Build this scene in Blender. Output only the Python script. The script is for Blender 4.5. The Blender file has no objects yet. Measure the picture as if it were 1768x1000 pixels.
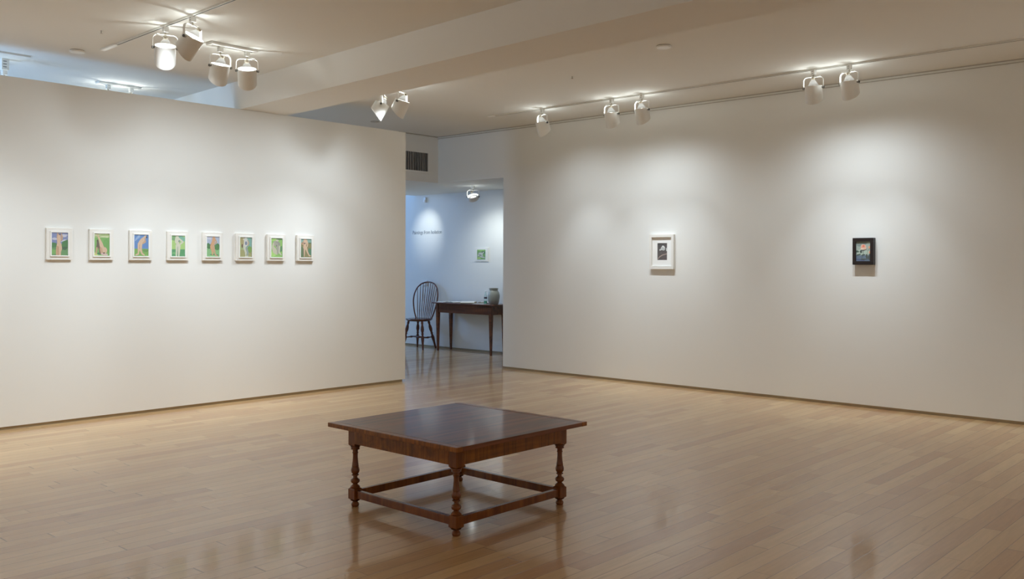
import bpy, bmesh, math, random
from mathutils import Vector, Matrix, Euler
R = math.radians
PI = math.pi
scene = bpy.context.scene
C = scene.collection

# ------------------------------------------------------------------ camera
# world axes: X runs along the left partition (and the floor boards), Y along the right wall
YAW = R(42.479)
EYE = 1.42
cam_d = bpy.data.cameras.new('camera')
cam = bpy.data.objects.new('camera', cam_d); C.objects.link(cam)
cam_d.sensor_fit = 'HORIZONTAL'; cam_d.sensor_width = 36.0
cam_d.lens = 36.0 * 1574.4 / 1768.0
cam_d.shift_y = -(500 - 455.5) / 1768.0
cam_d.clip_start = 0.05; cam_d.clip_end = 100
view = Vector((math.cos(YAW), math.sin(YAW), 0))
cam.matrix_world = Matrix.Translation((0, 0, EYE)) @ view.to_track_quat('-Z', 'Y').to_matrix().to_4x4() @ Matrix.Rotation(R(0.17), 4, 'Z')
scene.camera = cam

# ------------------------------------------------------------------ world, exposure
w = bpy.data.worlds.new('world'); scene.world = w; w.use_nodes = True
w.node_tree.nodes['Background'].inputs[0].default_value = (0.45, 0.65, 1.0, 1)
w.node_tree.nodes['Background'].inputs[1].default_value = 0.6
vs = scene.view_settings
vs.view_transform = 'Standard'; vs.look = 'None'; vs.gamma = 1.0; vs.use_curve_mapping = False
vs.exposure = 1.08
scene.cycles.max_bounces = 12
scene.cycles.diffuse_bounces = 7
scene.cycles.glossy_bounces = 5
scene.cycles.caustics_reflective = False
scene.cycles.caustics_refractive = False
scene.cycles.sample_clamp_indirect = 3.0

def area_light(name, loc, rot, sx, sy, power, color, spread=180):
    l = bpy.data.lights.new(name, 'AREA'); l.shape = 'RECTANGLE'; l.size = sx; l.size_y = sy
    l.energy = power; l.color = color
    l.spread = R(spread)
    o = bpy.data.objects.new(name, l); C.objects.link(o); o.location = loc; o.rotation_euler = rot
    return o
WARM = (0.89, 1.0, 1.08)
COOL = (0.30, 0.56, 1.0)
SPOT_W = 39.0          # one gallery lamp on the right wall
GLOW_W = 0.8           # stray light from the back of a lamp
# daylight through the windows of the entrance hall and of the passage behind the partition
area_light('daylight_hall', (8.0, 14.85, 2.60), (R(-90), 0, 0), 3.6, 1.0, 48, (0.20, 0.47, 1.0))
area_light('daylight_passage', (1.06, 9.12, 2.0), (0, R(-122), 0), 1.7, 1.1, 12, (0.44, 0.68, 1.0), spread=120)

# ------------------------------------------------------------------ materials
def newmat(name):
    m = bpy.data.materials.new(name); m.use_nodes = True
    nt = m.node_tree; b = nt.nodes['Principled BSDF']
    return m, nt, b
def setc(b, col, rough, **kw):
    b.inputs['Base Color'].default_value = (*col, 1); b.inputs['Roughness'].default_value = rough
    for k, v in kw.items(): b.inputs[k.replace('_', ' ')].default_value = v
def link(nt, a, b): nt.links.new(a, b)
def plain(name, col, rough=0.5, noise=0.0, scale=6.0, **kw):
    m, nt, b = newmat(name); setc(b, col, rough, **kw)
    if noise:
        tc = nt.nodes.new('ShaderNodeTexCoord'); n = nt.nodes.new('ShaderNodeTexNoise')
        n.inputs['Scale'].default_value = scale; n.inputs['Detail'].default_value = 4
        mx = nt.nodes.new('ShaderNodeMix'); mx.data_type = 'RGBA'
        mx.inputs['A'].default_value = (*[c * (1 - noise) for c in col], 1)
        mx.inputs['B'].default_value = (*[min(1, c * (1 + noise)) for c in col], 1)
        link(nt, tc.outputs['Object'], n.inputs['Vector']); link(nt, n.outputs['Fac'], mx.inputs['Factor'])
        link(nt, mx.outputs['Result'], b.inputs['Base Color'])
        bp = nt.nodes.new('ShaderNodeBump'); bp.inputs['Strength'].default_value = 0.04
        n2 = nt.nodes.new('ShaderNodeTexNoise'); n2.inputs['Scale'].default_value = 120
        link(nt, tc.outputs['Object'], n2.inputs['Vector']); link(nt, n2.outputs['Fac'], bp.inputs['Height'])
        link(nt, bp.outputs['Normal'], b.inputs['Normal'])
    return m
M_wall = plain('wall_paint', (0.80, 0.80, 0.775), 0.75, 0.012, 1.3)
M_ceil = plain('ceiling_paint', (0.79, 0.785, 0.76), 0.85, 0.012, 1.1)
M_lamp = plain('lamp_white_enamel', (0.80, 0.79, 0.76), 0.35, 0.01, 8)
M_track = plain('track_white', (0.74, 0.73, 0.69), 0.4, 0.01, 8)
M_slot = plain('dark_slot', (0.03, 0.028, 0.025), 0.5, 0.1, 20)
M_gap = plain('shadow_gap', (0.17, 0.14, 0.10), 0.7, 0.1, 9)
M_reveal = plain('trim_reveal', (0.46, 0.43, 0.38), 0.7, 0.05, 9)
M_base = plain('base_strip_wood', (0.36, 0.29, 0.19), 0.5, 0.12, 7)
M_frame = plain('cream_frame_paint', (0.80, 0.78, 0.735), 0.5, 0.015, 9)
M_white = plain('white_lacquer', (0.86, 0.86, 0.84), 0.35, 0.01, 9)
M_matb = plain('mat_board', (0.85, 0.85, 0.83), 0.8, 0.01, 12)
M_black = plain('black_frame_lacquer', (0.012, 0.006, 0.006), 0.45, 0.2, 12)
M_metal = plain('dark_metal', (0.10, 0.10, 0.10), 0.35, 0.1, 12, Metallic=0.9)
M_brass = plain('socket_metal', (0.55, 0.50, 0.42), 0.4, 0.05, 12, Metallic=0.6)
M_text = plain('lettering_grey', (0.20, 0.22, 0.24), 0.6, 0.05, 12)
M_plastic = plain('white_plastic', (0.78, 0.80, 0.80), 0.35, 0.01, 12)
M_vase = plain('grey_stoneware', (0.40, 0.41, 0.36), 0.45, 0.07, 14)
M_paper = plain('paper', (0.80, 0.80, 0.78), 0.7, 0.02, 12)
M_tan = plain('aged_page_edge', (0.46, 0.41, 0.28), 0.7, 0.05, 40)
M_cover = plain('book_cover_grey', (0.16, 0.17, 0.18), 0.5, 0.05, 20)
M_cap = plain('bottle_cap_white', (0.8, 0.8, 0.8), 0.4, 0.02, 20)
M_labl = plain('bottle_label_dark', (0.06, 0.04, 0.06), 0.5, 0.1, 20)
M_green = plain('bottle_green_liquid', (0.10, 0.30, 0.21), 0.15, 0.05, 20)
M_ventd = plain('vent_dark_cavity', (0.022, 0.018, 0.018), 0.8, 0.1, 20)
M_slat = plain('vent_slat_grey', (0.52, 0.49, 0.45), 0.5, 0.1, 20)

# lamp glass: see-through reflector bulb, faintly glowing
m, nt, b = newmat('reflector_bulb_glass'); M_bulb = m
setc(b, (0.10, 0.10, 0.10), 0.10); b.inputs['Emission Color'].default_value = (1, 0.97, 0.9, 1); b.inputs['Emission Strength'].default_value = 0.0
tr = nt.nodes.new('ShaderNodeBsdfTransparent'); mx = nt.nodes.new('ShaderNodeMixShader'); mx.inputs[0].default_value = 0.20
link(nt, tr.outputs[0], mx.inputs[1]); link(nt, b.outputs[0], mx.inputs[2]); link(nt, mx.outputs[0], nt.nodes['Material Output'].inputs[0])
m, nt, b = newmat('lit_lens'); M_lens = m
setc(b, (0.12, 0.12, 0.12), 0.3); b.inputs['Emission Color'].default_value = (1, 0.95, 0.86, 1); b.inputs['Emission Strength'].default_value = 0.5
m, nt, b = newmat('clear_glass'); M_glass = m
setc(b, (0.8, 0.95, 0.9), 0.03, IOR=1.45, Transmission_Weight=1.0)
m, nt, b = newmat('window_glass'); M_pane = m
setc(b, (0.9, 0.95, 1), 0.02, IOR=1.45, Transmission_Weight=1.0)

def math_node(nt, op, a=None, b=None, v0=None, v1=None):
    n = nt.nodes.new('ShaderNodeMath'); n.operation = op
    if a is not None: link(nt, a, n.inputs[0])
    elif v0 is not None: n.inputs[0].default_value = v0
    if b is not None: link(nt, b, n.inputs[1])
    elif v1 is not None: n.inputs[1].default_value = v1
    return n.outputs[0]

def floor_material():
    BW = 0.0965
    m, nt, b = newmat('maple_strip_floor')
    tc = nt.nodes.new('ShaderNodeTexCoord'); sp = nt.nodes.new('ShaderNodeSeparateXYZ')
    link(nt, tc.outputs['Object'], sp.inputs[0])
    x, y = sp.outputs['X'], sp.outputs['Y']
    yr = math_node(nt, 'DIVIDE', y, v1=BW)
    row = math_node(nt, 'FLOOR', yr); fy = math_node(nt, 'FRACT', yr)
    wn = nt.nodes.new('ShaderNodeTexWhiteNoise'); wn.noise_dimensions = '1D'; link(nt, row, wn.inputs['W'])
    off = math_node(nt, 'MULTIPLY', wn.outputs['Value'], v1=7.3)
    ln = math_node(nt, 'MULTIPLY_ADD', wn.outputs['Value'], v1=0.55); ln.node.inputs[2].default_value = 0.75
    xs = math_node(nt, 'ADD', x, off)
    # wobble the joints so that the boards differ in length
    xr = math_node(nt, 'DIVIDE', xs, ln)
    s1 = math_node(nt, 'SINE', math_node(nt, 'MULTIPLY', xr, v1=2.3))
    xr = math_node(nt, 'MULTIPLY_ADD', s1, v1=0.28); link(nt, math_node(nt, 'DIVIDE', xs, ln), xr.node.inputs[2])
    col = math_node(nt, 'FLOOR', xr); fx = math_node(nt, 'FRACT', xr)
    cv = nt.nodes.new('ShaderNodeCombineXYZ'); link(nt, row, cv.inputs[0]); link(nt, col, cv.inputs[1])
    w2 = nt.nodes.new('ShaderNodeTexWhiteNoise'); w2.noise_dimensions = '2D'; link(nt, cv.outputs[0], w2.inputs['Vector'])
    rp = nt.nodes.new('ShaderNodeValToRGB'); e = rp.color_ramp.elements
    e[0].position = 0.0; e[0].color = (0.50, 0.270, 0.125, 1)
    e[1].position = 1.0; e[1].color = (0.71, 0.47, 0.235, 1)
    for p, c in ((0.05, (0.55, 0.315, 0.150, 1)), (0.22, (0.60, 0.365, 0.175, 1)), (0.55, (0.63, 0.40, 0.195, 1)), (0.85, (0.67, 0.44, 0.22, 1))):
        q = e.new(p); q.color = c
    link(nt, w2.outputs['Value'], rp.inputs[0])
    # grain stretched along the board, shifted per board
    mp = nt.nodes.new('ShaderNodeCombineXYZ')
    link(nt, math_node(nt, 'MULTIPLY', x, v1=1.6), mp.inputs[0]); link(nt, math_node(nt, 'MULTIPLY', y, v1=26), mp.inputs[1])
    link(nt, math_node(nt, 'MULTIPLY', w2.outputs['Value'], v1=40), mp.inputs[2])
    gn = nt.nodes.new('ShaderNodeTexNoise'); gn.inputs['Scale'].default_value = 1.6; gn.inputs['Detail'].default_value = 5; gn.inputs['Distortion'].default_value = 1.2
    link(nt, mp.outputs[0], gn.inputs['Vector'])
    gr = nt.nodes.new('ShaderNodeMapRange'); gr.inputs[1].default_value = 0.3; gr.inputs[2].default_value = 0.75; gr.inputs[3].default_value = 1.06; gr.inputs[4].default_value = 0.88
    link(nt, gn.outputs['Fac'], gr.inputs[0])
    # knots / mineral streaks
    kn = nt.nodes.new('ShaderNodeTexNoise'); kn.inputs['Scale'].default_value = 3.1; kn.inputs['Detail'].default_value = 2
    kv = nt.nodes.new('ShaderNodeCombineXYZ'); link(nt, x, kv.inputs[0]); link(nt, math_node(nt, 'MULTIPLY', y, v1=4), kv.inputs[1]); link(nt, math_node(nt, 'MULTIPLY', w2.outputs['Value'], v1=17), kv.inputs[2])
    link(nt, kv.outputs[0], kn.inputs['Vector'])
    kr = nt.nodes.new('ShaderNodeMapRange'); kr.inputs[1].default_value = 0.68; kr.inputs[2].default_value = 0.80; kr.inputs[3].default_value = 1.0; kr.inputs[4].default_value = 0.72
    link(nt, kn.outputs['Fac'], kr.inputs[0])
    g2 = math_node(nt, 'MULTIPLY', gr.outputs[0], kr.outputs[0])
    # joints
    ey = math_node(nt, 'MINIMUM', fy, math_node(nt, 'SUBTRACT', b=fy, v0=1.0))
    ey = math_node(nt, 'MULTIPLY', ey, v1=BW)
    ex = math_node(nt, 'MINIMUM', fx, math_node(nt, 'SUBTRACT', b=fx, v0=1.0))
    ex = math_node(nt, 'MULTIPLY', ex, ln)
    dist = math_node(nt, 'MINIMUM', ey, ex)
    jr = nt.nodes.new('ShaderNodeMapRange'); jr.inputs[1].default_value = 0.0006; jr.inputs[2].default_value = 0.0026; jr.inputs[3].default_value = 0.0; jr.inputs[4].default_value = 1.0
    link(nt, dist, jr.inputs[0])
    jc = math_node(nt, 'MULTIPLY_ADD', jr.outputs[0], v1=0.62); jc.node.inputs[2].default_value = 0.38
    tot = math_node(nt, 'MULTIPLY', g2, jc)
    vm = nt.nodes.new('ShaderNodeVectorMath'); vm.operation = 'SCALE'
    link(nt, rp.outputs[0], vm.inputs[0]); link(nt, tot, vm.inputs['Scale'])
    link(nt, vm.outputs[0], b.inputs['Base Color'])
    b.inputs['Roughness'].default_value = 0.38
    b.inputs['Specular IOR Level'].default_value = 0.35
    b.inputs['Coat Weight'].default_value = 0.75
    b.inputs['Coat Roughness'].default_value = 0.10
    b.inputs['Coat IOR'].default_value = 1.5
    # varnish: slow waviness plus the joints
    wv = nt.nodes.new('ShaderNodeTexNoise'); wv.inputs['Scale'].default_value = 2.2; wv.inputs['Detail'].default_value = 2
    wvv = nt.nodes.new('ShaderNodeCombineXYZ'); link(nt, math_node(nt, 'MULTIPLY', x, v1=1.0), wvv.inputs[0]); link(nt, math_node(nt, 'MULTIPLY', y, v1=6.0), wvv.inputs[1]); link(nt, w2.outputs['Value'], wvv.inputs[2])
    link(nt, wvv.outputs[0], wv.inputs['Vector'])
    hsum = math_node(nt, 'MULTIPLY_ADD', wv.outputs['Fac'], v1=0.0016); link(nt, math_node(nt, 'MULTIPLY', jr.outputs[0], v1=0.0006), hsum.node.inputs[2])
    bp = nt.nodes.new('ShaderNodeBump'); bp.inputs['Strength'].default_value = 0.35; bp.inputs['Distance'].default_value = 1.0
    link(nt, hsum, bp.inputs['Height'])
    link(nt, bp.outputs['Normal'], b.inputs['Normal']); link(nt, bp.outputs['Normal'], b.inputs['Coat Normal'])
    return m
M_floor = floor_material()

def wood(name, dark, light, axis='X', rough=0.25, curl=0.0, coat=0.5, scale=1.0):
    m, nt, b = newmat(name)
    tc = nt.nodes.new('ShaderNodeTexCoord'); mp = nt.nodes.new('ShaderNodeMapping')
    s = {'X': (1.2, 18, 18), 'Y': (18, 1.2, 18), 'Z': (18, 18, 1.2)}[axis]
    mp.inputs['Scale'].default_value = tuple(q * scale for q in s)
    link(nt, tc.outputs['Object'], mp.inputs['Vector'])
    n = nt.nodes.new('ShaderNodeTexNoise'); n.inputs['Scale'].default_value = 1.0; n.inputs['Detail'].default_value = 6; n.inputs['Distortion'].default_value = 0.9
    link(nt, mp.outputs[0], n.inputs['Vector'])
    rp = nt.nodes.new('ShaderNodeValToRGB'); rp.color_ramp.elements[0].position = 0.32; rp.color_ramp.elements[1].position = 0.70
    rp.color_ramp.elements[0].color = (*dark, 1); rp.color_ramp.elements[1].color = (*light, 1)
    link(nt, n.outputs['Fac'], rp.inputs[0])
    out = rp.outputs[0]
    if curl:                                   # curly figure: bands across the grain
        m2 = nt.nodes.new('ShaderNodeMapping')
        s2 = {'X': (60, 60, 5), 'Y': (60, 60, 5), 'Z': (4, 4, 60)}[axis]; m2.inputs['Scale'].default_value = s2
        link(nt, tc.outputs['Object'], m2.inputs['Vector'])
        n2 = nt.nodes.new('ShaderNodeTexNoise'); n2.inputs['Scale'].default_value = 1.0; n2.inputs['Detail'].default_value = 2
        link(nt, m2.outputs[0], n2.inputs['Vector'])
        mr = nt.nodes.new('ShaderNodeMapRange'); mr.inputs[1].default_value = 0.35; mr.inputs[2].default_value = 0.65; mr.inputs[3].default_value = 1 - curl; mr.inputs[4].default_value = 1 + curl
        link(nt, n2.outputs['Fac'], mr.inputs[0])
        vm = nt.nodes.new('ShaderNodeVectorMath'); vm.operation = 'SCALE'; link(nt, out, vm.inputs[0]); link(nt, mr.outputs[0], vm.inputs['Scale']); out = vm.outputs[0]
    link(nt, out, b.inputs['Base Color'])
    b.inputs['Roughness'].default_value = rough
    b.inputs['Coat Weight'].default_value = coat; b.inputs['Coat Roughness'].default_value = 0.10
    b.inputs['Specular IOR Level'].default_value = 0.3
    bp = nt.nodes.new('ShaderNodeBump'); bp.inputs['Strength'].default_value = 0.12; bp.inputs['Distance'].default_value = 0.002
    link(nt, n.outputs['Fac'], bp.inputs['Height']); link(nt, bp.outputs['Normal'], b.inputs['Normal'])
    return m
M_top = wood('table_top_wood', (0.085, 0.024, 0.009), (0.24, 0.072, 0.024), 'X', 0.42, 0.0, 0.40)
M_apr = wood('curly_apron_wood', (0.165, 0.052, 0.010), (0.30, 0.105, 0.018), 'X', 0.3, 0.28, 0.12)
M_leg = wood('turned_leg_wood', (0.13, 0.034, 0.007), (0.25, 0.074, 0.014), 'Z', 0.25, 0.0, 0.25)
M_desk = wood('console_wood', (0.080, 0.024, 0.008), (0.19, 0.062, 0.020), 'Y', 0.3, 0.12, 0.4)
M_chair = wood('chair_wood', (0.075, 0.022, 0.012), (0.17, 0.055, 0.028), 'Z', 0.25, 0.0, 0.5)

PAL = {}
def pal(c):
    c = tuple(round(v, 3) for v in c)
    if c not in PAL: PAL[c] = plain('paint_%d' % len(PAL), tuple(v * 0.78 + 0.07 for v in c), 0.55, 0.10, 90)
    return PAL[c]
def srgb(r, g, b):
    f = lambda v: (v / 255 / 12.92) if v / 255 <= 0.04045 else ((v / 255 + 0.055) / 1.055) ** 2.4
    return (f(r), f(g), f(b))

# ------------------------------------------------------------------ helpers
def obj(name, bm, mats, parent=None, smooth=False, bevel=0.0, loc=None, label=None):
    me = bpy.data.meshes.new(name)
    bmesh.ops.recalc_face_normals(bm, faces=bm.faces)
    bm.to_mesh(me); bm.free()
    if not isinstance(mats, (list, tuple)): mats = [mats]
    for mt in mats: me.materials.append(mt)
    if smooth:
        for p in me.polygons: p.use_smooth = True
        me.set_sharp_from_angle(angle=R(38))
    o = bpy.data.objects.new(name, me); C.objects.link(o)
    if parent: o.parent = parent
    if loc: o.location = loc
    if bevel:
        md = o.modifiers.new('bevel', 'BEVEL'); md.width = bevel; md.segments = 2; md.limit_method = 'ANGLE'
    if label: o['label'] = label
    return o
def thing(name, label, cat, loc=(0, 0, 0), rotz=0.0, group=None):
    o = bpy.data.objects.new(name, None); C.objects.link(o); o.empty_display_size = 0.1
    o.location = loc; o.rotation_euler = (0, 0, rotz); o['label'] = label; o['category'] = cat
    if group: o['group'] = group
    return o
def tag(o, label, cat, group=None):
    o['label'] = label; o['category'] = cat
    if group: o['group'] = group
    return o
def struct(name, bm, mats, **kw):
    o = obj(name, bm, mats, **kw); o['kind'] = 'structure'; return o
def box(bm, x0, x1, y0, y1, z0, z1, mat=0, M=None):
    vs_ = [bm.verts.new((x, y, z)) for x in (x0, x1) for y in (y0, y1) for z in (z0, z1)]
    if M is not None:
        for v in vs_: v.co = M @ v.co
    for f in ((0, 1, 3, 2), (4, 6, 7, 5), (0, 4, 5, 1), (2, 3, 7, 6), (0, 2, 6, 4), (1, 5, 7, 3)):
        fc = bm.faces.new([vs_[i] for i in f]); fc.material_index = mat
    return vs_
def mk(f, *a, **k):
    bm = bmesh.new(); f(bm, *a, **k); return bm
def boxbm(*a, **k): return mk(box, *a, **k)
def prism(bm, pts, z0, z1, mat=0):
    a = [bm.verts.new((x, y, z0)) for x, y in pts]; b_ = [bm.verts.new((x, y, z1)) for x, y in pts]
    n = len(pts)
    for i in range(n): bm.faces.new((a[i], a[(i + 1) % n], b_[(i + 1) % n], b_[i])).material_index = mat
    bm.faces.new(a[::-1]).material_index = mat; bm.faces.new(b_).material_index = mat
def lathe(bm, prof, seg=24, M=None, mat=0, cap=True):
    rings = []
    for r, z in prof:
        ring = []
        for i in range(seg):
            a = 2 * PI * i / seg; v = Vector((r * math.cos(a), r * math.sin(a), z))
            ring.append(bm.verts.new(M @ v if M is not None else v))
        rings.append(ring)
    for k in range(len(rings) - 1):
        for i in range(seg):
            bm.faces.new((rings[k][i], rings[k][(i + 1) % seg], rings[k + 1][(i + 1) % seg], rings[k + 1][i])).material_index = mat
    if cap:
        bm.faces.new(rings[0][::-1]).material_index = mat; bm.faces.new(rings[-1]).material_index = mat
def align(p, q):
    d = Vector(q) - Vector(p)
    return Matrix.Translation(p) @ d.to_track_quat('Z', 'Y').to_matrix().to_4x4(), d.length
def turned(bm, p, q, prof, seg=16, mat=0):
    """prof: (radius, fraction of the length from p to q)"""
    M, L = align(p, q); lathe(bm, [(r, t * L) for r, t in prof], seg, M, mat)
def tube(bm, pts, r, seg=8, mat=0):
    pts = [Vector(p) for p in pts]; n = len(pts); rs = r if isinstance(r, (list, tuple)) else [r] * n
    prev = None; rings = []
    for i in range(n):
        t = (pts[min(i + 1, n - 1)] - pts[max(i - 1, 0)]).normalized()
        if prev is None:
            a = Vector((0, 0, 1)) if abs(t.z) < 0.9 else Vector((1, 0, 0)); nrm = t.cross(a).normalized()
        else:
            nrm = (prev - t * prev.dot(t)).normalized()
        prev = nrm; bi = t.cross(nrm)
        rings.append([bm.verts.new(pts[i] + (nrm * math.cos(2 * PI * k / seg) + bi * math.sin(2 * PI * k / seg)) * rs[i]) for k in range(seg)])
    for i in range(n - 1):
        for k in range(seg):
            bm.faces.new((rings[i][k], rings[i][(k + 1) % seg], rings[i + 1][(k + 1) % seg], rings[i + 1][k])).material_index = mat
    bm.faces.new(rings[0][::-1]).material_index = mat; bm.faces.new(rings[-1]).material_index = mat

# ------------------------------------------------------------------ the setting
ZC = 3.26      # gallery ceiling
ZP = 2.995     # top of the partition, underside of the beam
ZS = 2.59      # soffit of the entrance hall
YP = 8.36      # face of the partition
XR = 9.05      # face of the right wall
YE = 8.45      # end of the right wall
YV = 9.75      # header with the vent
XB = 10.50     # back wall of the entrance hall
XE = 7.23      # end of the partition
GAP = 0.028
X0, Y0 = -3.2, -3.2

struct('floor', boxbm(X0 - 0.2, 11.0, Y0 - 0.2, 15.2, -0.12, 0), M_floor)
bm = bmesh.new()
box(bm, X0 - 0.2, XR + 0.15, Y0 - 0.2, YV + 0.12, ZC, ZC + 0.15)
struct('ceiling', bm, M_ceil)
bm = bmesh.new()
box(bm, 1.0, XR, YV + 0.12, 11.90, ZS, ZS + 0.12)                    # low ceiling under the header
box(bm, XR, 10.65, YV, 11.90, ZS, ZS + 0.12)
box(bm, XR + 0.13, 10.65, 5.0, YV, ZS, ZS + 0.12)
struct('ceiling_entrance', bm, M_wall)
struct('ceiling_hall', boxbm(1.0, 10.8, 11.78, 15.2, 3.45, 3.6), M_wall)
# partition: stops a hand's width short of the ceiling, floats over a shadow gap
struct('wall_left', boxbm(X0, XE, YP, YP + 0.14, GAP, ZP), M_wall)
struct('baseboard_left', boxbm(X0, XE - 0.035, YP + 0.012, YP + 0.12, 0, GAP), M_base)
# right wall with the header over the opening
bm = bmesh.new()
box(bm, XR, XR + 0.13, Y0, YE, GAP, ZC)
box(bm, XR, XR + 0.13, YE, YV, ZS, ZC)
struct('wall_right', bm, M_wall)
struct('baseboard_right', boxbm(XR + 0.012, XR + 0.12, Y0, YE - 0.03, 0, GAP), M_base)
# header wall with the vent (faces the camera behind the partition)
struct('wall_header', boxbm(1.0, XR, YV, YV + 0.12, ZS, ZC), M_wall)
struct('wall_hall', boxbm(1.0, XB + 0.15, 11.78, 11.90, ZS + 0.12, 3.45), M_wall)
# back wall of the entrance hall
struct('wall_back', boxbm(XB, XB + 0.15, 5.0, 15.2, GAP, 3.6), M_wall)
struct('baseboard_back', boxbm(XB + 0.012, XB + 0.13, 5.0, 15.2, 0, GAP), M_base)
struct('wall_entrance', boxbm(XR + 0.13, XB, 5.0, 5.12, 0, ZS), M_wall)
# rest of the shell, behind the camera and out of the frame
struct('wall_near', boxbm(X0 - 0.15, X0, Y0 - 0.15, YP + 0.14, 0, ZC), M_wall)
struct('wall_front', boxbm(X0, XR + 0.13, Y0 - 0.15, Y0, 0, ZC), M_wall)
bm = bmesh.new()
box(bm, 0.88, 1.0, YP + 0.14, 15.2, 0, 0.5); box(bm, 0.88, 1.0, YP + 0.14, 15.2, 3.0, 3.6)
box(bm, 0.88, 1.0, 9.72, 15.2, 0.5, 3.0)
struct('wall_passage', bm, M_wall)
bm = bmesh.new()
box(bm, 1.0, 5.4, 15.0, 15.15, 0, 3.6); box(bm, 9.8, 10.7, 15.0, 15.15, 0, 3.6)
box(bm, 5.4, 9.8, 15.0, 15.15, 0, 1.9); box(bm, 5.4, 9.8, 15.0, 15.15, 3.2, 3.6)
struct('wall_street', bm, M_wall)
bm = bmesh.new()
for x in (5.4, 6.86, 8.32, 9.74): box(bm, x, x + 0.06, 15.03, 15.09, 1.9, 3.2)
box(bm, 5.4, 9.8, 15.03, 15.09, 1.9, 1.96); box(bm, 5.4, 9.8, 15.03, 15.09, 3.14, 3.2)
struct('window_1', bm, M_metal)
bm = bmesh.new()
for y in (8.51, 9.08, 9.66): box(bm, 0.91, 0.97, y, y + 0.05, 0.5, 3.0)
box(bm, 0.91, 0.97, 8.51, 9.71, 0.5, 0.56); box(bm, 0.91, 0.97, 8.51, 9.71, 2.94, 3.0)
struct('window_2', bm, M_metal)

# beam dropping from the ceiling, slightly out of square with the walls, resting over the partition
bm = bmesh.new()
def beam_ring(y, xl, xr):
    return [bm.verts.new(p) for p in ((xl - 0.075, y, ZC), (xl, y, ZP + 0.002), (xr, y, ZP + 0.002), (xr + 0.01, y, ZC))]
k = (5.005 - 4.745) / (8.3 - 2.85)
a_ = beam_ring(Y0, 4.745 + k * (Y0 - 2.85), 5.34 + k * (Y0 - 2.85)); b_ = beam_ring(YV, 5.005 + k * (YV - 8.3), 5.545 + k * (YV - 8.3))
for i in range(4): bm.faces.new((a_[i], a_[(i + 1) % 4], b_[(i + 1) % 4], b_[i]))
bm.faces.new(a_); bm.faces.new(b_)
struct('ceiling_beam', bm, M_ceil)

# picture rail / shadow reveal under the ceiling on the right wall and the header
bm = bmesh.new()
box(bm, XR - 0.016, XR, Y0, YV, ZC - 0.010, ZC, 1); box(bm, XR - 0.012, XR, Y0, YV, ZC - 0.028, ZC - 0.010, 0); box(bm, XR - 0.016, XR, Y0, YV, ZC - 0.033, ZC - 0.028, 1)
struct('trim_1', bm, [M_track, M_reveal])
bm = bmesh.new()
box(bm, 8.3, XR - 0.016, YV - 0.010, YV, ZC - 0.014, ZC, 0)
struct('trim_2', bm, [M_reveal])

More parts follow.
